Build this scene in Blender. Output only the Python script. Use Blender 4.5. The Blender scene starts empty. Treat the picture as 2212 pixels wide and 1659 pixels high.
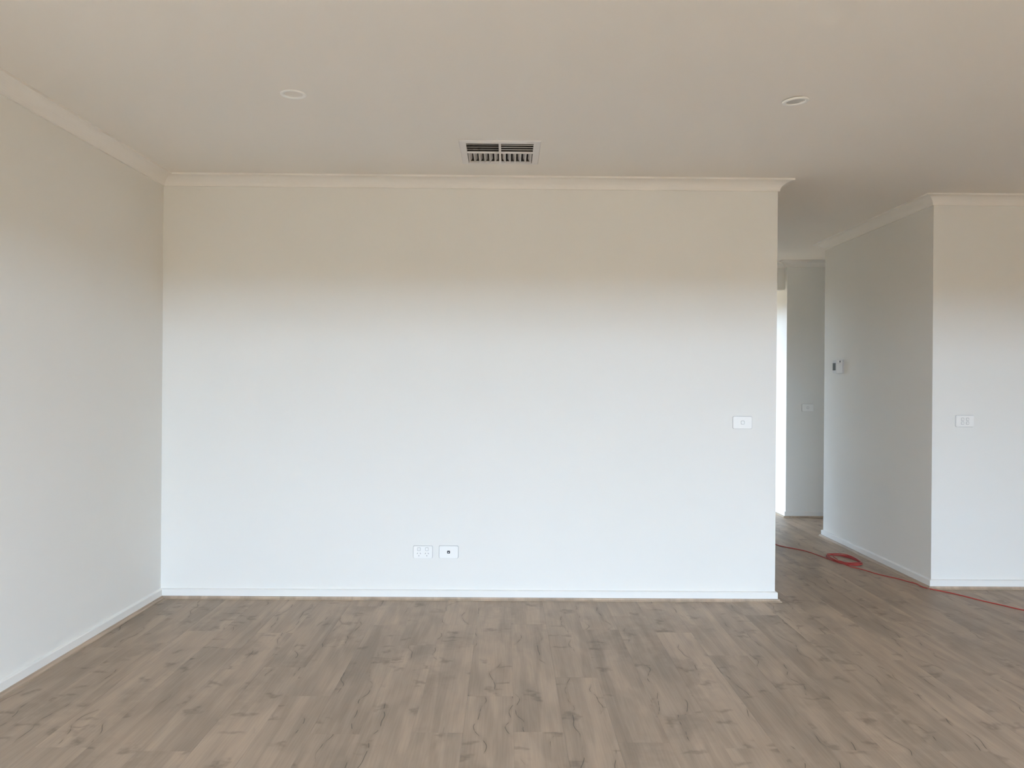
import bpy, bmesh, math, random
from mathutils import Vector, Matrix

random.seed(7)
sc = bpy.context.scene
col = sc.collection

# ------------------------------------------------------------------ camera
CAM_H = 1.289
cam_d = bpy.data.cameras.new('camera')
cam_d.sensor_width = 36.0
cam_d.lens = 1789.0 / 2212.0 * 36.0
cam_d.clip_start = 0.05
cam = bpy.data.objects.new('camera', cam_d)
col.objects.link(cam)
r_ = Vector((0.99994772, -0.00710509, 0.00735403))
u_ = Vector((-0.00735202, 0.00030897, 0.99997293))
f_ = Vector((0.00710717, 0.99997471, -0.00025671))
cam.matrix_world = Matrix(((r_.x, u_.x, -f_.x, 0), (r_.y, u_.y, -f_.y, 0), (r_.z, u_.z, -f_.z, CAM_H), (0, 0, 0, 1)))
sc.camera = cam

# ------------------------------------------------------------------ sky (overcast daylight), exposure
SKY = 60.0
w = bpy.data.worlds.new('world')
sc.world = w
w.use_nodes = True
bg = w.node_tree.nodes['Background']
bg.inputs[0].default_value = (0.61, 0.84, 1.13, 1)
bg.inputs[1].default_value = SKY

# the sliding door behind the camera and the entry sidelight: portals that only guide sky sampling
def portal(name, loc, rot, sx, sy):
    d = bpy.data.lights.new(name, 'AREA')
    d.shape = 'RECTANGLE'; d.size = sx; d.size_y = sy
    d.cycles.is_portal = True
    o = bpy.data.objects.new(name, d); col.objects.link(o)
    o.location = loc; o.rotation_euler = rot
    return o

DOOR_X0, DOOR_X1, DOOR_Z = -1.7, 3.4, 2.125
REAR = -1.6
portal('daylight_portal', ((DOOR_X0 + DOOR_X1) / 2, REAR - 0.16, DOOR_Z / 2), (math.radians(90), 0, 0), DOOR_X1 - DOOR_X0, DOOR_Z)
ENT_X, ENT_Y0, ENT_Y1, ENT_Z = 1.62, 8.42, 8.76, 2.05  # unseen sidelight, sized for the brightness of the lit entry wall
portal('daylight_portal', (ENT_X - 0.11, (ENT_Y0 + ENT_Y1) / 2, ENT_Z / 2), (0, math.radians(-90), 0), ENT_Z, ENT_Y1 - ENT_Y0)

sc.view_settings.view_transform = 'Standard'
sc.view_settings.look = 'None'
sc.view_settings.exposure = 0.0
sc.view_settings.gamma = 1.0
sc.view_settings.use_curve_mapping = False
try:
    sc.cycles.use_denoising = True
    sc.cycles.adaptive_threshold = 0.1
    sc.cycles.adaptive_min_samples = 16
    sc.cycles.use_light_tree = False
    sc.cycles.max_bounces = 12
    sc.cycles.diffuse_bounces = 9
    sc.cycles.sample_clamp_indirect = 10
except Exception:
    pass

# ------------------------------------------------------------------ room dimensions (metres)
D = 4.9485          # main (back) wall
XL, AL = -2.0487, -0.0119   # left wall, very slightly out of square
XR = 1.6188         # right end of the main wall = left side of the hallway
D2, XR2, D3 = 5.2845, 2.730, 7.0864   # block right of the hallway
D4, XR4 = 8.1023, 2.749               # wall at the far end
HEAD_Y, HEAD_Z = 8.175, 2.238         # header over the entry
ZC = 2.5145         # ceiling
XE = 5.6            # right end of the room
def left_x(y): return XL + AL * (D - y)

# ------------------------------------------------------------------ materials
def new_mat(name):
    m = bpy.data.materials.new(name); m.use_nodes = True
    nt = m.node_tree
    return m, nt, nt.nodes['Principled BSDF']

def paint(name, c, rough=0.6, bump=0.0, scale=220.0, spec=0.35):
    m, nt, p = new_mat(name)
    p.inputs['Roughness'].default_value = rough
    p.inputs['Specular IOR Level'].default_value = spec
    tc = nt.nodes.new('ShaderNodeTexCoord')
    n = nt.nodes.new('ShaderNodeTexNoise'); n.inputs['Scale'].default_value = 1.7; n.inputs['Detail'].default_value = 0
    mx = nt.nodes.new('ShaderNodeMix'); mx.data_type = 'RGBA'
    mx.inputs['A'].default_value = (c[0] * 0.985, c[1] * 0.985, c[2] * 0.98, 1)
    mx.inputs['B'].default_value = (min(1, c[0] * 1.01), min(1, c[1] * 1.01), min(1, c[2] * 1.015), 1)
    nt.links.new(tc.outputs['Object'], n.inputs['Vector'])
    nt.links.new(n.outputs['Fac'], mx.inputs['Factor'])
    nt.links.new(mx.outputs['Result'], p.inputs['Base Color'])
    if bump:
        n2 = nt.nodes.new('ShaderNodeTexNoise'); n2.inputs['Scale'].default_value = scale; n2.inputs['Detail'].default_value = 2
        b = nt.nodes.new('ShaderNodeBump'); b.inputs['Strength'].default_value = bump; b.inputs['Distance'].default_value = 0.001
        nt.links.new(tc.outputs['Object'], n2.inputs['Vector'])
        nt.links.new(n2.outputs['Fac'], b.inputs['Height'])
        nt.links.new(b.outputs['Normal'], p.inputs['Normal'])
    return m

def matte(name, c):
    # flat emulsion: plain diffuse with a faint large-scale unevenness
    m = bpy.data.materials.new(name); m.use_nodes = True
    nt = m.node_tree; nt.nodes.clear()
    out = nt.nodes.new('ShaderNodeOutputMaterial'); d = nt.nodes.new('ShaderNodeBsdfDiffuse')
    tc = nt.nodes.new('ShaderNodeTexCoord')
    n = nt.nodes.new('ShaderNodeTexNoise'); n.inputs['Scale'].default_value = 1.3; n.inputs['Detail'].default_value = 0
    mx = nt.nodes.new('ShaderNodeMix'); mx.data_type = 'RGBA'
    mx.inputs['A'].default_value = (c[0] * 0.99, c[1] * 0.99, c[2] * 0.985, 1)
    mx.inputs['B'].default_value = (c[0] * 1.01, c[1] * 1.01, c[2] * 1.015, 1)
    nt.links.new(tc.outputs['Object'], n.inputs['Vector']); nt.links.new(n.outputs['Fac'], mx.inputs['Factor'])
    nt.links.new(mx.outputs['Result'], d.inputs['Color']); nt.links.new(d.outputs[0], out.inputs['Surface'])
    return m

M_WALL = matte('wall_paint', (0.81, 0.785, 0.735))
M_CEIL = matte('ceiling_paint', (0.84, 0.795, 0.735))
M_CORNICE = matte('cornice_paint', (0.86, 0.82, 0.765))
M_SKIRT = paint('gloss_white_paint', (0.815, 0.792, 0.745), 0.45, spec=0.3)
M_PLASTIC = paint('white_plastic', (0.87, 0.85, 0.81), 0.3, spec=0.5)
M_ROCKER = paint('switch_plastic', (0.89, 0.87, 0.83), 0.25, spec=0.5)
M_BOX = paint('off_white_plastic', (0.68, 0.655, 0.61), 0.45)
M_EDGE_SHADE = paint('plate_edge_shade', (0.60, 0.58, 0.56), 0.5)  # grey stands in for shade along the plate edges
M_GREY = paint('gap_shade_seam_grey', (0.45, 0.44, 0.43), 0.6)  # grey for the shaded gap around rockers, and for the lid seam
M_SLOT = paint('slot_shade', (0.17, 0.17, 0.18), 0.6)  # dark tone stands in for shade inside the pin holes
M_JACK = paint('black_jack', (0.03, 0.03, 0.035), 0.4)
M_VENT = paint('vent_enamel', (0.78, 0.745, 0.72), 0.45, spec=0.4)
M_DUCT = paint('dark_duct', (0.085, 0.075, 0.065), 0.9)
M_LENS = paint('lamp_lens', (0.54, 0.52, 0.48), 0.35)
M_SCREEN = paint('grey_display', (0.15, 0.145, 0.12), 0.7)
M_CORD = paint('red_orange_cord', (0.42, 0.055, 0.045), 0.5, spec=0.3)
M_ALU = paint('white_aluminium', (0.75, 0.75, 0.75), 0.4)
M_BLOCKER = paint('sky_blocker_brown', (0.11, 0.075, 0.04), 0.9)  # unseen fence, kept dark to hold back bounced light
M_GROUND = paint('dry_ground', (0.066, 0.041, 0.018), 0.95)
M_SLAB = paint('concrete', (0.36, 0.22, 0.115), 0.9)  # subfloor, and the unseen patio slab's warm bounce tone
M_ENTRY_BOUNCE = paint('entry_bounce_tan', (0.6, 0.38, 0.17), 0.9)  # tan chosen for warm bounced light in the entry
M_WARM_BOUNCE = paint('warm_bounce_tone', (0.50, 0.37, 0.24), 0.6)  # brown tone on the unseen end wall, dims and warms bounced light

def wood(name, along_y=True, dark=1.0, plain=False):
    m, nt, p = new_mat(name)
    N = nt.nodes; L = nt.links
    def nd(t, **kw):
        n = N.new(t)
        for k, v in kw.items(): setattr(n, k, v)
        return n
    def math_(op, a, b=None, clamp=False):
        n = nd('ShaderNodeMath', operation=op, use_clamp=clamp)
        for i, v in enumerate((a, b)):
            if v is None: continue
            if isinstance(v, (int, float)): n.inputs[i].default_value = v
            else: L.new(v, n.inputs[i])
        return n.outputs[0]
    def ramp(v, lo, hi, a=0.0, b=1.0):
        n = nd('ShaderNodeMapRange', interpolation_type='SMOOTHSTEP')
        L.new(v, n.inputs['Value'])
        n.inputs['From Min'].default_value = lo; n.inputs['From Max'].default_value = hi
        n.inputs['To Min'].default_value = a; n.inputs['To Max'].default_value = b
        return n.outputs['Result']
    tc = nd('ShaderNodeTexCoord'); oi = nd('ShaderNodeObjectInfo')
    off = nd('ShaderNodeCombineXYZ')
    L.new(math_('MULTIPLY', oi.outputs['Random'], 57.0), off.inputs[0])
    L.new(math_('MULTIPLY', oi.outputs['Random'], 91.0), off.inputs[1])
    L.new(math_('MULTIPLY', oi.outputs['Random'], 23.0), off.inputs[2])
    add = nd('ShaderNodeVectorMath', operation='ADD')
    L.new(tc.outputs['Object'], add.inputs[0]); L.new(off.outputs[0], add.inputs[1])
    def noise(sx, sy, detail=3, rough=0.55, dist=0.0, seed=0.0):
        mp = nd('ShaderNodeMapping')
        mp.inputs['Scale'].default_value = (sx, sy, 1) if along_y else (sy, sx, 1)
        mp.inputs['Location'].default_value = (seed, seed * 1.7, seed * 0.3)
        L.new(add.outputs[0], mp.inputs['Vector'])
        n = nd('ShaderNodeTexNoise', noise_dimensions='2D'); n.inputs['Scale'].default_value = 1.0
        n.inputs['Detail'].default_value = detail; n.inputs['Roughness'].default_value = rough; n.inputs['Distortion'].default_value = dist
        L.new(mp.outputs[0], n.inputs['Vector'])
        return n.outputs['Fac']
    blotch = noise(7, 2.2, 2, 0.5, 0.6, 1.0)
    strip = noise(11, 0.8, 1, 0.5, 0.8, 4.0)
    grain = noise(150, 5, 1, 0.6, 0.2, 2.0)
    # base tone
    v = ramp(blotch, 0.28, 0.72, -0.09, 0.085)
    v = math_('ADD', v, ramp(strip, 0.38, 0.62, -0.075, 0.075))
    v = math_('ADD', v, ramp(grain, 0.25, 0.75, -0.05, 0.05))
    v = math_('ADD', v, math_('MULTIPLY', math_('SUBTRACT', oi.outputs['Random'], 0.5), 0.15))
    v = math_('ADD', v, 1.0)
    if not plain:
        # cracks: thin wandering lines along the grain, broken into lengths
        sx_ = nd('ShaderNodeSeparateXYZ'); L.new(tc.outputs['Object'], sx_.inputs[0])
        wob = noise(0.8, 2.6, 2, 0.5, 0.0, 7.0)
        u = math_('ADD', math_('MULTIPLY', sx_.outputs[0 if along_y else 1], 8.5), math_('MULTIPLY', wob, 1.5))
        u = math_('ADD', u, math_('MULTIPLY', oi.outputs['Random'], 31.0))
        dist = math_('ABSOLUTE', math_('SUBTRACT', math_('FRACT', u), 0.5))
        mask = ramp(noise(3.0, 1.7, 1, 0.5, 0.0, 11.0), 0.53, 0.59)
        jitter = ramp(noise(30, 14, 1, 0.5, 0.0, 13.0), 0.38, 0.56)
        line = ramp(dist, 0.004, 0.022, 1.0, 0.0)
        soft = ramp(dist, 0.0, 0.16, 1.0, 0.0)
        v = math_('MULTIPLY', v, math_('SUBTRACT', 1.0, math_('MULTIPLY', math_('MULTIPLY', line, mask), math_('MULTIPLY', jitter, 0.60))))
        v = math_('MULTIPLY', v, math_('SUBTRACT', 1.0, math_('MULTIPLY', math_('MULTIPLY', soft, mask), 0.10)))
        # knots and cross-grain smudges
        dn = nd('ShaderNodeTexNoise', noise_dimensions='2D'); dn.inputs['Scale'].default_value = 16; dn.inputs['Detail'].default_value = 2
        L.new(add.outputs[0], dn.inputs['Vector'])
        sc_ = nd('ShaderNodeVectorMath', operation='SCALE'); sc_.inputs['Scale'].default_value = 0.7
        sb = nd('ShaderNodeVectorMath', operation='SUBTRACT'); sb.inputs[1].default_value = (0.5, 0.5, 0.5)
        L.new(dn.outputs['Color'], sb.inputs[0]); L.new(sb.outputs[0], sc_.inputs[0])
        def spots(sx, sy, r0, r1, keep, amt, seed):
            mp = nd('ShaderNodeMapping')
            mp.inputs['Scale'].default_value = (sx, sy, 1) if along_y else (sy, sx, 1)
            mp.inputs['Location'].default_value = (seed, seed, 0)
            ad = nd('ShaderNodeVectorMath', operation='ADD')
            L.new(add.outputs[0], mp.inputs['Vector'])
            L.new(mp.outputs[0], ad.inputs[0]); L.new(sc_.outputs[0], ad.inputs[1])
            vo = nd('ShaderNodeTexVoronoi', voronoi_dimensions='2D'); vo.inputs['Scale'].default_value = 1.0
            L.new(ad.outputs[0], vo.inputs['Vector'])
            d = ramp(vo.outputs['Distance'], r0, r1, 1.0, 0.0)
            sp = nd('ShaderNodeSeparateColor'); L.new(vo.outputs['Color'], sp.inputs[0])
            k = ramp(sp.outputs[0], keep, keep + 0.05)
            return math_('SUBTRACT', 1.0, math_('MULTIPLY', math_('MULTIPLY', d, k), amt))
        v = math_('MULTIPLY', v, spots(6.0, 5.0, 0.0, 0.24, 0.62, 0.34, 3.0))     # soft knots
        v = math_('MULTIPLY', v, spots(4.5, 13.0, 0.0, 0.26, 0.86, 0.30, 9.0))    # cross-grain marks
        v = math_('MULTIPLY', v, spots(3.0, 2.0, 0.05, 0.50, 0.60, 0.14, 15.0))    # broad dark patches
    cr = nd('ShaderNodeMix', data_type='RGBA', blend_type='MULTIPLY')
    cr.inputs['Factor'].default_value = 1.0
    cr.inputs['A'].default_value = (0.368 * dark, 0.277 * dark, 0.201 * dark, 1)
    cc = nd('ShaderNodeCombineColor')
    for i in range(3): L.new(v, cc.inputs[i])
    L.new(cc.outputs[0], cr.inputs['B'])
    L.new(cr.outputs['Result'], p.inputs['Base Color'])
    p.inputs['Roughness'].default_value = 0.5
    p.inputs['Specular IOR Level'].default_value = 0.35
    return m

M_PLANK = wood('oak_laminate')
M_BEAD = wood('oak_beading', plain=True, dark=1.16)

# ------------------------------------------------------------------ mesh helpers
def tag(o, label=None, cat=None, kind=None, group=None):
    if label: o['label'] = label
    if cat: o['category'] = cat
    if kind: o['kind'] = kind
    if group: o['group'] = group
    return o

def obj(name, me, mat=None, parent=None, smooth=False):
    if isinstance(me, bmesh.types.BMesh):
        bm = me; me = bpy.data.meshes.new(name)
        bmesh.ops.recalc_face_normals(bm, faces=bm.faces)
        bm.to_mesh(me); bm.free()
    if mat and not me.materials: me.materials.append(mat)
    if smooth:
        for p in me.polygons: p.use_smooth = True
    o = bpy.data.objects.new(name, me); col.objects.link(o)
    if parent: o.parent = parent
    return o

def bx(bm, x0, x1, y0, y1, z0, z1):
    v = [bm.verts.new(c) for c in ((x0, y0, z0), (x1, y0, z0), (x1, y1, z0), (x0, y1, z0), (x0, y0, z1), (x1, y0, z1), (x1, y1, z1), (x0, y1, z1))]
    for f in ((0, 3, 2, 1), (4, 5, 6, 7), (0, 1, 5, 4), (1, 2, 6, 5), (2, 3, 7, 6), (3, 0, 4, 7)):
        bm.faces.new([v[i] for i in f])
    return v

def box(name, x0, x1, y0, y1, z0, z1, mat, parent=None):
    bm = bmesh.new(); bx(bm, x0, x1, y0, y1, z0, z1)
    return obj(name, bm, mat, parent)

def prism(name, pts, z0, z1, mat, parent=None):
    bm = bmesh.new()
    a = [bm.verts.new((x, y, z0)) for x, y in pts]; b = [bm.verts.new((x, y, z1)) for x, y in pts]
    n = len(pts)
    bm.faces.new(a[::-1]); bm.faces.new(b)
    for i in range(n): bm.faces.new((a[i], a[(i + 1) % n], b[(i + 1) % n], b[i]))
    return obj(name, bm, mat, parent)

def sweep(path, profile):
    """mitred runs of a (offset, z) profile along a plan polyline; offset is to the right of travel. One bmesh per segment."""
    P = [Vector((x, y)) for x, y in path]
    nrm = []
    for i in range(len(P) - 1):
        d = (P[i + 1] - P[i]).normalized(); nrm.append(Vector((d.y, -d.x)))
    mit = []
    for i in range(len(P)):
        if i == 0: mit.append(nrm[0])
        elif i == len(P) - 1: mit.append(nrm[-1])
        else:
            a, b = nrm[i - 1], nrm[i]
            mit.append((a + b) / (1 + a.dot(b)))
    out = []
    for i in range(len(P) - 1):
        bm = bmesh.new(); rings = []
        for j in (i, i + 1):
            rings.append([bm.verts.new((P[j].x + mit[j].x * o, P[j].y + mit[j].y * o, z)) for o, z in profile])
        n = len(profile)
        for k in range(n):
            bm.faces.new((rings[0][k], rings[0][(k + 1) % n], rings[1][(k + 1) % n], rings[1][k]))
        bm.faces.new(rings[0][::-1]); bm.faces.new(rings[1])
        out.append(bm)
    return out

# ------------------------------------------------------------------ the shell
WT = ZC + 0.05
o = box('wall_back', -2.35, XR, D, D + 0.11, 0, WT, M_WALL)
tag(o, 'wide white painted back wall with the two power plates near its foot', 'wall', 'structure')
o = prism('wall_left', [(left_x(REAR), REAR), (XL, D), (XL - 0.2, D), (left_x(REAR) - 0.2, REAR)], 0, WT, M_WALL)
tag(o, 'plain white side wall running towards the camera at the picture\'s left edge', 'wall', 'structure')
o = box('wall_right', XR2, XE, D2, D3, 0, WT, M_WALL)
tag(o, 'white wall block to the right of the hallway, carrying the four-button switch', 'wall', 'structure')
o = box('wall_far', XR4, XE, D4, 10.2, 0, WT, M_WALL)
tag(o, 'white wall at the far end of the hallway with a small light switch', 'wall', 'structure')
o = box('wall_hall_side', XR - 0.11, XR, D + 0.11, HEAD_Y, 0, WT, M_WALL)
tag(o, 'hallway wall running back behind the end of the wide back wall', 'wall', 'structure')
o = box('wall_header', XR - 0.11, XR4, HEAD_Y, HEAD_Y + 0.1, HEAD_Z, WT, M_WALL)
tag(o, 'white header above the bright entry opening at the hallway end', 'wall', 'structure')
# entry beyond the header
bm = bmesh.new()
bx(bm, ENT_X - 0.1, ENT_X, HEAD_Y, ENT_Y0, 0, WT); bx(bm, ENT_X - 0.1, ENT_X, ENT_Y1, 10.2, 0, WT); bx(bm, ENT_X - 0.1, ENT_X, ENT_Y0, ENT_Y1, ENT_Z, WT)
tag(obj('wall_entry', bm, M_WALL), 'white entry wall with a narrow sidelight opening beyond the hallway', 'wall', 'structure')
tag(box('wall_entry_end', ENT_X - 0.1, XR4, 10.1, 10.2, 0, WT, M_WALL), 'white wall closing the entry beyond the hallway', 'wall', 'structure')
tag(box('wall_passage', XE, XE + 0.12, D3 - 0.1, 10.2, 0, WT, M_WALL), 'white wall ending the side passage off the hallway', 'wall', 'structure')
tag(box('wall_side', XE, XE + 0.12, REAR - 0.15, D2 + 0.1, 0, WT, M_WARM_BOUNCE), 'wall at the unseen right end of the room, toned brown to dim and warm the light', 'wall', 'structure')  # unseen; darkened to lower the room's ambient light
bm = bmesh.new()
bx(bm, -2.45, DOOR_X0, REAR - 0.15, REAR, 0, WT); bx(bm, DOOR_X1, XE, REAR - 0.15, REAR, 0, WT); bx(bm, DOOR_X0, DOOR_X1, REAR - 0.15, REAR, DOOR_Z, WT)
tag(obj('wall_rear', bm, M_WALL), 'white wall behind the camera with the wide sliding door opening', 'wall', 'structure')
# sliding door frame
d1 = bpy.data.objects.new('door_1', None); col.objects.link(d1)
tag(d1, 'white aluminium sliding door frame opening to the patio behind the camera', 'door', 'structure')
for nm, a in (('jamb', (DOOR_X0, DOOR_X0 + 0.05, REAR - 0.12, REAR - 0.02, 0, DOOR_Z)), ('jamb', (DOOR_X1 - 0.05, DOOR_X1, REAR - 0.12, REAR - 0.02, 0, DOOR_Z)),
              ('head', (DOOR_X0, DOOR_X1, REAR - 0.12, REAR - 0.02, DOOR_Z - 0.05, DOOR_Z)), ('track', (DOOR_X0, DOOR_X1, REAR - 0.12, REAR - 0.02, 0, 0.02))):
    box(nm, *a, M_ALU, d1)

# ceiling with an opening for the register
VX0, VX1, VY0, VY1 = -0.2500, 0.1680, 4.170, 4.606     # register outline
HB = 0.03
bm = bmesh.new()
X = (-2.5, VX0 + HB, VX1 - HB, XE + 0.2); Y = (REAR - 0.3, VY0 + HB, VY1 - HB, 10.4)
g = [[[bm.verts.new((x, y, z)) for z in (ZC, ZC + 0.12)] for y in Y] for x in X]
for i in range(3):
    for j in range(3):
        if i == 1 and j == 1: continue
        bm.faces.new((g[i][j][0], g[i][j + 1][0], g[i + 1][j + 1][0], g[i + 1][j][0]))
        bm.faces.new((g[i][j][1], g[i + 1][j][1], g[i + 1][j + 1][1], g[i][j + 1][1]))
def qd(a, b): bm.faces.new((a[0], b[0], b[1], a[1]))
for a, b in ((g[1][1], g[2][1]), (g[2][1], g[2][2]), (g[2][2], g[1][2]), (g[1][2], g[1][1]),):
    qd(b, a)
for k in range(3):
    qd(g[k][0], g[k + 1][0]); qd(g[k + 1][3], g[k][3]); qd(g[0][k + 1], g[0][k]); qd(g[3][k], g[3][k + 1])
tag(obj('ceiling', bm, M_CEIL), 'flat white plaster ceiling with two downlights and an air register', 'ceiling', 'structure')

# cornices
def cove():
    pr = [(0, ZC - 0.0632), (0.010, ZC - 0.0632)]
    n = 9
    for i in range(n + 1):            # concave quarter curve up to the lip
        t = math.radians(90 * i / n)
        pr.append((0.010 + 0.064 * (1 - math.cos(t)), ZC - 0.0632 + 0.052 * math.sin(t)))
    pr += [(0.078, ZC - 0.0112), (0.078, ZC), (0, ZC)]
    return pr
COVE = cove()
# travel direction chosen so that the room lies to the right of travel
run_main = [(left_x(REAR), REAR), (XL, D), (XR, D), (XR, HEAD_Y), (XR4, HEAD_Y), (XR4, D4), (XE, D4)]
run_block = [(XE, D3), (XR2, D3), (XR2, D2), (XE, D2)]
lab = ['white plaster cornice along the top of the left side wall', 'white plaster cornice along the top of the wide back wall',
       'cornice running down the hallway behind the back wall', 'short cornice above the entry header',
       'stub of cornice where the header meets the far wall', 'cornice along the top of the far hallway wall',
       'cornice in the side passage behind the wall block', 'cornice along the hallway side of the right wall block', 'white cornice above the four-button switch on the right wall']
n = 0
for run in (run_main, run_block):
    for bm in sweep(run, COVE):
        n += 1
        tag(obj('trim_%d' % n, bm, M_CORNICE), lab[n - 1], 'cornice', 'structure')

# skirting boards with timber-look beading
SK = [(0, 0.0), (0.0135, 0.0), (0.0135, 0.0505), (0.0115, 0.0535), (0.001, 0.0577), (0, 0.0577)]
def beading():
    pr = [(0.0135, 0.0), (0.033, 0.0), (0.033, 0.0035)]
    for i in range(1, 6):
        t = math.radians(90 * i / 6)
        pr.append((0.0315 - 0.0085 * math.sin(t), 0.0035 + 0.0085 * (1 - math.cos(t))))
    pr += [(0.0225, 0.0125), (0.0225, 0.0152), (0.0135, 0.0152)]
    return pr
BD = beading()
sides = ['left', 'back', 'hall_left', None, None, 'far', 'passage', 'hall', 'right']
slab = ['white skirting board along the foot of the left side wall', 'long white skirting board along the foot of the wide back wall',
        'skirting board around the end of the back wall into the hallway', '', '', 'short white skirting board under the far hallway switch',
        'skirting board in the side passage behind the wall block', 'white skirting board receding along the hallway beside the red cord', 'white skirting board below the four-button switch']
run_a = [(left_x(REAR), REAR), (XL, D), (XR, D), (XR, HEAD_Y)]
run_b = [(XR4, 10.1), (XR4, D4), (XE, D4)]
k = 0
for run, names in ((run_a, (('left', slab[0]), ('back', slab[1]), ('hall_left', slab[2]))),
                   (run_b, (('entry', 'brightly lit skirting board just inside the entry'), ('far', slab[5]))),
                   (run_block, (('passage', slab[6]), ('hall', slab[7]), ('right', slab[8])))):
    for a, b, (s, l) in zip(sweep(run, SK), sweep(run, BD), names):
        o = tag(obj('baseboard_' + s, a, M_SKIRT), l, 'skirting board', 'structure')
        tag(obj('floor_beading', b, M_BEAD, o), 'timber-look scotia beading')

# ------------------------------------------------------------------ floor
floor = box('floor', -2.5, XE + 0.2, REAR - 0.3, 10.4, -0.15, -0.012, M_SLAB)
tag(floor, 'light grey-brown oak-look laminate plank floor', 'floor', 'structure')
PW, PL, SX = 0.1872, 1.372, 0.4118
GAP = 0.0002
known = {-4: 3.057, -3: 3.415, -2: 3.067, 1: 4.605, 0: 4.350, 2: 4.308, -5: 4.073, -7: 3.409, -8: 3.752, 6: 4.292, 5: 3.272, 3: 3.944}
cache = {}
def plank(x0, x1, y0, y1):
    wd, ln = round(x1 - x0, 4), round(y1 - y0, 3)
    if (wd, ln) not in cache:
        bm = bmesh.new(); a, b = wd / 2 - GAP / 2, ln / 2 - GAP / 2; e = 0.0003
        lo = [bm.verts.new((x, y, -0.012)) for x, y in ((-a, -b), (a, -b), (a, b), (-a, b))]
        mi = [bm.verts.new((x, y, -e)) for x, y in ((-a, -b), (a, -b), (a, b), (-a, b))]
        hi = [bm.verts.new((x, y, 0)) for x, y in ((-a + e, -b + e), (a - e, -b + e), (a - e, b - e), (-a + e, b - e))]
        bm.faces.new(hi); bm.faces.new(lo[::-1])
        for p, q in ((lo, mi), (mi, hi)):
            for i in range(4): bm.faces.new((p[i], p[(i + 1) % 4], q[(i + 1) % 4], q[i]))
        me = bpy.data.meshes.new('plank'); bmesh.ops.recalc_face_normals(bm, faces=bm.faces)
        bm.to_mesh(me); bm.free(); me.materials.append(M_PLANK); cache[(wd, ln)] = me
    o = bpy.data.objects.new('plank', cache[(wd, ln)]); col.objects.link(o)
    o.parent = floor; o.location = ((x0 + x1) / 2, (y0 + y1) / 2, 0)
def y_ranges(x0, x1):
    xm = (x0 + x1) / 2
    r = [(REAR, D + 0.02 if x1 <= XR + 0.02 else (10.1 if x0 < XR4 else D2 + 0.02))]
    if x0 >= XR4: r.append((D3 - 0.02, D4 + 0.02))
    return r
rp = random.Random(5)
kx = math.floor((-2.13 - SX) / PW)
while SX + kx * PW < XE:
    x0 = max(SX + kx * PW, -2.13); x1 = min(SX + (kx + 1) * PW, XE)
    ph = known.get(kx, None)
    if ph is None: ph = 3.0 + rp.random() * PL
    for ya, yb in y_ranges(x0, x1):
        j = math.floor((ya - ph) / PL)
        while ph + j * PL < yb:
            a, b = max(ya, ph + j * PL), min(yb, ph + (j + 1) * PL)
            if b - a > 0.03: plank(x0, x1, a, b)
            j += 1
    kx += 1

# ------------------------------------------------------------------ outside, behind the camera and beyond the entry
tag(box('ground_outside', -40, 40, -40, 50, -0.35, -0.15, M_GROUND), 'dry bare ground outside the house', 'ground', 'structure')
tag(box('patio_slab', -3.0, 5.4, REAR - 3.2, REAR - 0.31, -0.15, -0.03, M_SLAB), 'unseen patio slab behind the camera, tan tone set to bounce warm light', 'ground', 'structure')  # unseen; its tone tunes the warm bounce onto the ceiling
bm = bmesh.new(); bx(bm, -3.2, 5.6, REAR - 3.2, REAR - 0.15, 2.5, 2.6); bx(bm, -3.2, 5.6, REAR - 3.2, REAR - 3.05, 2.335, 2.5)
tag(obj('roof_patio_cutoff', bm, M_WALL), 'unseen patio roof behind the camera, beam set to cut off high sky', 'roof', 'structure')  # unseen; beam height shapes the fade on the back wall
tag(box('wall_sky_blocker', -30, 30, -7.6, -7.5, -0.15, 2.18, M_BLOCKER), 'unseen dark fence added beyond the patio to block low sky', 'fence', 'structure')  # added out of view; its top shapes the back wall's fade
tag(box('roof_entry_cutoff', 0.3, ENT_X - 0.1, 7.2, 10.8, 2.3, 2.45, M_WALL), 'unseen porch roof added to limit sky light at the entry', 'roof', 'structure')  # added out of view to hold back sky light
tag(box('entry_bounce_slab', -1.6, ENT_X - 0.1, 7.2, 10.8, -0.15, -0.03, M_ENTRY_BOUNCE), 'unseen tan slab added to bounce warm light into the entry', 'ground', 'structure')  # added reflector for warm light at the entry

# ------------------------------------------------------------------ ceiling downlights
def lathe(prof, seg=40):
    bm = bmesh.new(); rings = []
    for r, z in prof:
        if r < 1e-6: rings.append([bm.verts.new((0, 0, z))])
        else: rings.append([bm.verts.new((r * math.cos(2 * math.pi * i / seg), r * math.sin(2 * math.pi * i / seg), z)) for i in range(seg)])
    for a, b in zip(rings, rings[1:]):
        for i in range(seg):
            if len(a) == 1: bm.faces.new((a[0], b[i], b[(i + 1) % seg]))
            elif len(b) == 1: bm.faces.new((a[i], a[(i + 1) % seg], b[0]))
            else: bm.faces.new((a[i], a[(i + 1) % seg], b[(i + 1) % seg], b[i]))
    return bm

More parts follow.
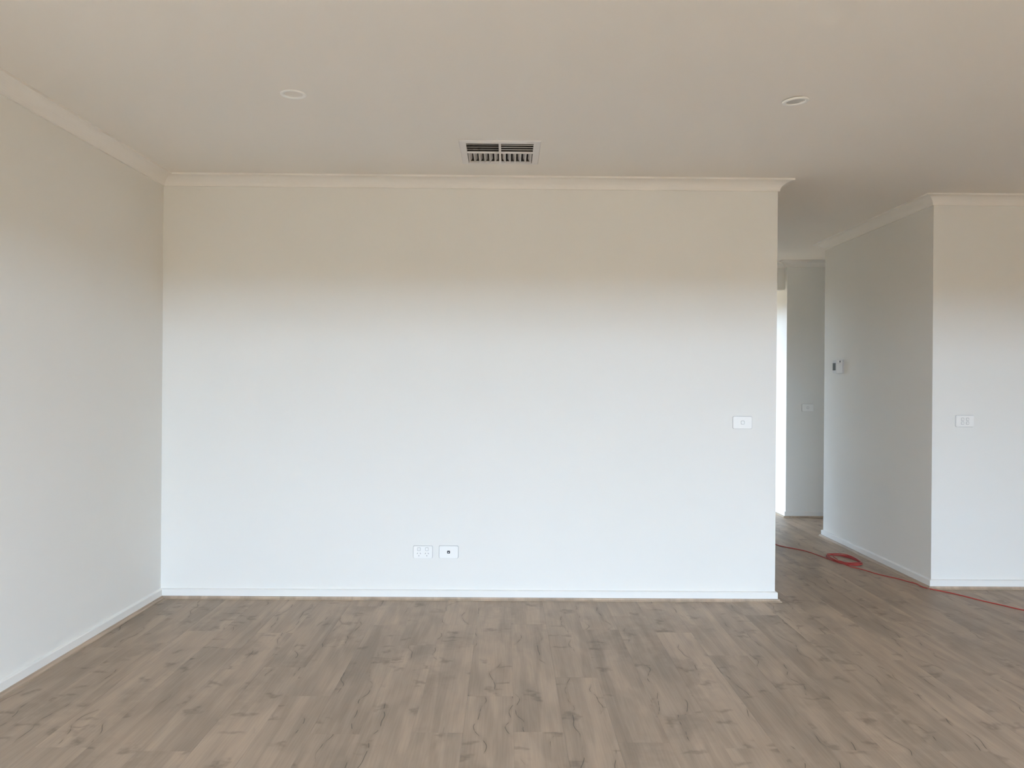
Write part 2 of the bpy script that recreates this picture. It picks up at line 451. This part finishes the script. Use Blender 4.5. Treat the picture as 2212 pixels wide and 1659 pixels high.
def downlight(loc, rot, label):
    t = bpy.data.objects.new('downlight', None); col.objects.link(t)
    t.location = loc; t.rotation_euler = rot
    tag(t, label, 'downlight', group='ceiling downlights')
    obj('trim_ring', lathe([(0.056, 0.0), (0.056, -0.002), (0.053, -0.0045), (0.047, -0.005), (0.041, -0.0035), (0.0385, -0.0005), (0.0385, 0.004), (0.056, 0.004), (0.056, 0.0)]), M_PLASTIC, t, True)
    l = obj('lens', lathe([(0.0, 0.0008), (0.036, 0.0008), (0.0385, 0.0003), (0.0385, 0.0035), (0.0, 0.0035)]), M_LENS, t)
    l['label'] = 'frosted grey lens'
    return t

# ------------------------------------------------------------------ air register
def register():
    t = bpy.data.objects.new('air_register', None); col.objects.link(t)
    cx, cy = (VX0 + VX1) / 2, (VY0 + VY1) / 2
    t.location = (cx, cy, ZC)
    tag(t, 'square white four-way air register in the ceiling near the back wall', 'air vent')
    hw, hl = (VX1 - VX0) / 2, (VY1 - VY0) / 2
    ib = 0.036; iw, il = hw - ib, hl - ib
    # bevelled square frame
    bm = bmesh.new()
    def ring(a, b, z): return [bm.verts.new((x, y, z)) for x, y in ((-a, -b), (a, -b), (a, b), (-a, b))]
    rs = [ring(hw, hl, 0.0), ring(hw, hl, -0.003), ring(hw - 0.004, hl - 0.004, -0.006), ring(iw + 0.004, il + 0.004, -0.009), ring(iw, il, -0.008), ring(iw, il, 0.002), ring(iw + 0.002, il + 0.002, 0.002), ring(iw + 0.002, il + 0.002, 0.0)]
    rs.append(rs[0])
    for a, b in zip(rs, rs[1:]):
        for i in range(4): bm.faces.new((a[i], a[(i + 1) % 4], b[(i + 1) % 4], b[i]))
    obj('frame', bm, M_VENT, t)
    bm = bmesh.new(); bx(bm, -0.006, 0.006, -il, il, -0.009, 0.0)
    obj('divider', bm, M_VENT, t)
    ym = -0.012
    bm = bmesh.new(); bx(bm, -iw, -0.006, ym - 0.005, ym + 0.005, -0.009, 0.0)
    obj('divider', bm, M_VENT, t)
    bm = bmesh.new(); bx(bm, 0.006, iw, ym - 0.005, ym + 0.005, -0.009, 0.0)
    obj('divider', bm, M_VENT, t)
    bm = bmesh.new(); bx(bm, -iw, iw, ym - 0.001, ym + 0.001, 0.0005, 0.045)
    obj('baffle', bm, M_DUCT, t)
    # dark duct box above
    bm = bmesh.new(); a, b, hgt = iw + 0.001, il + 0.001, 0.12
    r0 = [bm.verts.new((x, y, 0.001)) for x, y in ((-a, -b), (a, -b), (a, b), (-a, b))]
    r1 = [bm.verts.new((x, y, hgt)) for x, y in ((-a, -b), (a, -b), (a, b), (-a, b))]
    bm.faces.new(r1)
    for i in range(4): bm.faces.new((r0[i], r0[(i + 1) % 4], r1[(i + 1) % 4], r1[i]))
    obj('duct', bm, M_DUCT, t)
    def blade(length, axis, depth, rise, th=0.0012):
        """a tilted louvre: lip at 0, rising by `rise` over `depth` along the cross axis"""
        bm = bmesh.new(); h = length / 2
        nx, nz = -rise, depth; ln = math.hypot(nx, nz); nx, nz = nx / ln * th, nz / ln * th
        pr = [(0, 0), (depth, rise), (depth + nx, rise + nz), (nx, nz)]
        A, B = [], []
        for s, ls in ((-h, A), (h, B)):
            for c, z in pr:
                ls.append(bm.verts.new((s, c, z) if axis == 'x' else (c, s, z)))
        bm.faces.new(A[::-1]); bm.faces.new(B)
        for i in range(4): bm.faces.new((A[i], A[(i + 1) % 4], B[(i + 1) % 4], B[i]))
        bmesh.ops.recalc_face_normals(bm, faces=bm.faces)
        me = bpy.data.meshes.new('louvre_blade'); bm.to_mesh(me); bm.free(); me.materials.append(M_VENT)
        return me
    def put(me, x, y, z=-0.008):
        o = bpy.data.objects.new('louvre_blade', me); col.objects.link(o); o.parent = t; o.location = (x, y, z)
    qw = iw - 0.006                       # quadrant width
    near = (ym - 0.005) - (-il)           # quadrant depth, near half
    far = il - (ym + 0.005)
    p = near / 4.0
    ma = blade(qw, 'x', 0.034, 0.0085, 0.0006); mb = blade(qw, 'x', 0.030, 0.0080, 0.0024)
    for i in range(4):
        put(ma, -(0.006 + qw / 2), -il + p * (i + 0.45))
        put(mb, 0.006 + qw / 2, -il + p * (i + 0.55))
    nf = 6; p = qw / nf
    mc = blade(far - 0.004, 'y', 0.0170, 0.024); md = blade(far - 0.004, 'y', -0.0170, 0.024)
    for i in range(nf):
        put(mc, -iw + p * (i + 0.14), (ym + 0.005) + far / 2)
        put(md, iw - p * (i + 0.14), (ym + 0.005) + far / 2)
register()

downlight((-0.914, 3.530, ZC), (0, 0, 0), 'round recessed downlight in the ceiling near the left side wall')
downlight((1.235, 3.548, ZC - 0.0035), (math.radians(2.0), math.radians(-4.5), 0), 'round downlight sagging slightly from the ceiling towards the hallway')

# ------------------------------------------------------------------ wall plates (built facing -Y at the origin)
def rr(w, h, r, y, n=6):
    pts = []
    for cx, cz, a0 in ((w / 2 - r, h / 2 - r, 0), (-w / 2 + r, h / 2 - r, 90), (-w / 2 + r, -h / 2 + r, 180), (w / 2 - r, -h / 2 + r, 270)):
        for i in range(n + 1):
            a = math.radians(a0 + 90 * i / n)
            pts.append((cx + r * math.cos(a), y, cz + r * math.sin(a)))
    return pts

def rr_loft(layers):
    """layers: (w, h, r, y, x, z) rounded rectangles joined front to back, capped"""
    bm = bmesh.new(); rings = []
    for w_, h_, r, y, ox, oz in layers:
        rings.append([bm.verts.new((p[0] + ox, p[1], p[2] + oz)) for p in rr(w_, h_, r, y)])
    for a, b in zip(rings, rings[1:]):
        for i in range(len(a)): bm.faces.new((a[i], a[(i + 1) % len(a)], b[(i + 1) % len(b)], b[i]))
    bm.faces.new(rings[0]); bm.faces.new(rings[-1][::-1])
    return bm

def plate(name, loc, label, cat, rot=0.0):
    t = bpy.data.objects.new(name, None); col.objects.link(t)
    t.location = loc; t.rotation_euler = (0, 0, rot)
    tag(t, label, cat)
    obj('edge_shade_rim', rr_loft([(0.1180, 0.0765, 0.009, 0.0, 0, 0), (0.1180, 0.0765, 0.009, -0.0030, 0, 0), (0.1160, 0.0745, 0.0085, -0.0045, 0, 0)]), M_EDGE_SHADE, t)  # grey rim paints the shaded outline around the cover
    obj('cover', rr_loft([(0.1120, 0.0720, 0.0075, -0.0040, 0, -0.0010), (0.1120, 0.0720, 0.0075, -0.0090, 0, -0.0010), (0.1100, 0.0700, 0.0068, -0.0102, 0, -0.0010)]), M_PLASTIC, t)
    return t

FR = -0.0102
def rocker(t, x, z, s=0.0175, on=True, h=None):
    h = h or s
    r = obj('rocker_gap_shade', rr_loft([(s + 0.0042, h + 0.0042, 0.0045, FR + 0.001, x, z), (s + 0.0042, h + 0.0042, 0.0045, FR - 0.0002, x, z)]), M_GREY, t)  # flush grey pad paints the shaded gap around the rocker
    bm = rr_loft([(s, h, 0.0035, FR + 0.0005, x, z), (s, h, 0.0035, FR - 0.0016, x, z), (s - 0.0018, h - 0.0018, 0.003, FR - 0.0024, x, z)])
    tilt = 0.075 if on else -0.075
    for v in bm.verts:
        if v.co.y < FR - 0.001: v.co.y += (v.co.z - z) * tilt
    obj('rocker', bm, M_ROCKER, t)

def slot(t, x, z, w_, h_, ang):
    bm = bmesh.new(); bx(bm, -w_ / 2, w_ / 2, FR - 0.0002, FR + 0.001, -h_ / 2, h_ / 2)
    bmesh.ops.rotate(bm, verts=bm.verts, cent=(0, 0, 0), matrix=Matrix.Rotation(math.radians(ang), 3, 'Y'))
    bmesh.ops.translate(bm, verts=bm.verts, vec=(x, 0, z))
    obj('pin_hole_shade', bm, M_SLOT, t)  # dark box on the face in place of a shaded hole

t = plate('power_outlet', (-0.4888, D, 0.2821), 'white double power outlet with two rocker switches low on the back wall', 'power outlet')
for k, x in enumerate((-0.0237, 0.0237)):
    rocker(t, x, 0.0175, 0.0150, on=(k == 1), h=0.0165)
    slot(t, x - 0.0085, -0.0080, 0.0024, 0.0085, 32); slot(t, x + 0.0085, -0.0080, 0.0024, 0.0085, -32)
    slot(t, x, -0.0215, 0.0026, 0.0085, 0)

t = plate('data_outlet', (-0.3356, D, 0.2830), 'white wall plate with one small dark square jack beside the power outlet', 'data outlet')
j = obj('jack', rr_loft([(0.0175, 0.0175, 0.0035, FR + 0.001, 0, 0.0), (0.0175, 0.0175, 0.0035, FR - 0.0006, 0, 0.0)]), M_JACK, t)
j['label'] = 'dark square jack'
obj('contact', rr_loft([(0.0060, 0.0052, 0.0015, FR + 0.0003, -0.0005, -0.0018), (0.0060, 0.0052, 0.0015, FR - 0.0009, -0.0005, -0.0018)]), M_PLASTIC, j)

t = plate('light_switch', (1.4148, D, 1.0677), 'white single light switch near the right end of the wide back wall', 'light switch')
rocker(t, 0.0005, -0.0005, 0.0175)
t = plate('light_switch', (2.9366, D2, 1.0716), 'white light switch with four small buttons on the right wall', 'light switch')
for x in (-0.0165, 0.0155):
    for z in (0.0115, -0.0125): rocker(t, x, z, 0.0150)
t = plate('light_switch', (2.9577, D4, 1.0755), 'small shaded light switch on the far hallway wall', 'light switch')
rocker(t, 0.0, 0.0, 0.0175)

# ------------------------------------------------------------------ wall controller in the hallway (on the wall facing -X)
t = bpy.data.objects.new('wall_controller', None); col.objects.link(t)
t.location = (XR2, 6.72, 1.395)
tag(t, 'white box-shaped climate controller with grey display on the hallway wall', 'controller')
bm = bmesh.new(); bx(bm, -0.008, 0, -0.046, 0.046, -0.004, 0.108)
bmesh.ops.bevel(bm, geom=bm.edges[:], offset=0.002, segments=2, affect='EDGES')
obj('back_plate', bm, M_BOX, t)
bm = bmesh.new(); bx(bm, -0.060, -0.008, -0.038, 0.040, 0.0, 0.103)
bmesh.ops.bevel(bm, geom=bm.edges[:], offset=0.003, segments=2, affect='EDGES')
obj('housing', bm, M_BOX, t)
bm = bmesh.new(); bx(bm, -0.0615, -0.0600, -0.026, 0.032, 0.022, 0.082)
obj('display', bm, M_SCREEN, t)['label'] = 'dark grey display'
bm = bmesh.new(); bx(bm, -0.034, -0.027, -0.0388, -0.0378, 0.086, 0.100)
obj('indicator_window', bm, M_JACK, t)['label'] = 'tiny dark window'
bm = bmesh.new(); bx(bm, -0.056, -0.028, -0.0384, -0.0378, 0.0795, 0.0812)
obj('lid_seam', bm, M_GREY, t)

# ------------------------------------------------------------------ red extension cord on the hallway floor
R = 0.0033
def px(pts, z=R): return [Vector((x, y, z)) for x, y in pts]
S_ = 1.289 / 1.3084
def fl(pts): return [(x * S_, y * S_) for x, y in pts]
lead_in = [(1.95, 7.55), (2.10, 7.15)] + fl([(2.2272, 6.7922), (2.2799, 6.6781), (2.3773, 6.5326), (2.430, 6.30)])
cxc, cyc = 2.541 * S_, 6.205 * S_
path = px(lead_in)
loops = [(0.090, 0.185, 0.0, 0.0, 0.0), (0.086, 0.182, 0.008, -0.008, 0.06), (0.074, 0.160, 0.020, -0.018, -0.05), (0.088, 0.183, 0.003, -0.004, 0.015)]
NS = 22
for li, (ra, rb, dx, dy, tl) in enumerate(loops):
    for i in range(NS):
        a = math.radians(200) + 2 * math.pi * i / NS
        x = ra * math.cos(a); y = rb * math.sin(a)
        ca, sa = math.cos(0.10 + tl), math.sin(0.10 + tl)
        path.append(Vector((cxc + dx + x * ca - y * sa, cyc + dy + x * sa + y * ca, R + li * 0.0060 * (0.75 + 0.25 * math.sin(3 * a)))))
tail = fl([(2.50, 5.985), (2.531, 5.9228), (2.5595, 5.8548), (2.6007, 5.7275), (2.6721, 5.6064), (2.7000, 5.5300), (2.7433, 5.4648), (2.7784, 5.3659), (2.8373, 5.2127), (2.9179, 5.0467), (2.9751, 4.9522), (3.0446, 4.8316), (3.2, 4.62), (3.45, 4.40), (3.8, 4.3)])
path += px(tail)
# push the tail clear of the corner beading of the right wall block
for v in path:
    if v.y > D2 - 0.045 and v.x > XR2 - 0.042 and v.y < D3: v.x = XR2 - 0.042
def tube(pts, r, seg=8, sub=4):
    # Catmull-Rom through the points
    P = [pts[0]] + pts + [pts[-1]]; C = []
    for i in range(1, len(P) - 2):
        p0, p1, p2, p3 = P[i - 1], P[i], P[i + 1], P[i + 2]
        for s in range(sub):
            u = s / sub
            C.append(0.5 * ((2 * p1) + (p2 - p0) * u + (2 * p0 - 5 * p1 + 4 * p2 - p3) * u * u + (3 * p1 - p0 - 3 * p2 + p3) * u ** 3))
    C.append(pts[-1])
    bm = bmesh.new(); rings = []
    for i, c in enumerate(C):
        d = (C[min(i + 1, len(C) - 1)] - C[max(i - 1, 0)])
        d = d.normalized() if d.length > 1e-7 else Vector((0, 1, 0))
        s = d.cross(Vector((0, 0, 1))).normalized(); u = s.cross(d)
        rings.append([bm.verts.new(c + r * (math.cos(2 * math.pi * k / seg) * s + math.sin(2 * math.pi * k / seg) * u)) for k in range(seg)])
    for a, b in zip(rings, rings[1:]):
        for k in range(seg): bm.faces.new((a[k], a[(k + 1) % seg], b[(k + 1) % seg], b[k]))
    bm.faces.new(rings[0][::-1]); bm.faces.new(rings[-1])
    return bm
o = obj('extension_cord', tube(path, R), M_CORD, None, True)
tag(o, 'thin red extension cord with a small coil lying on the hallway floor', 'cord')
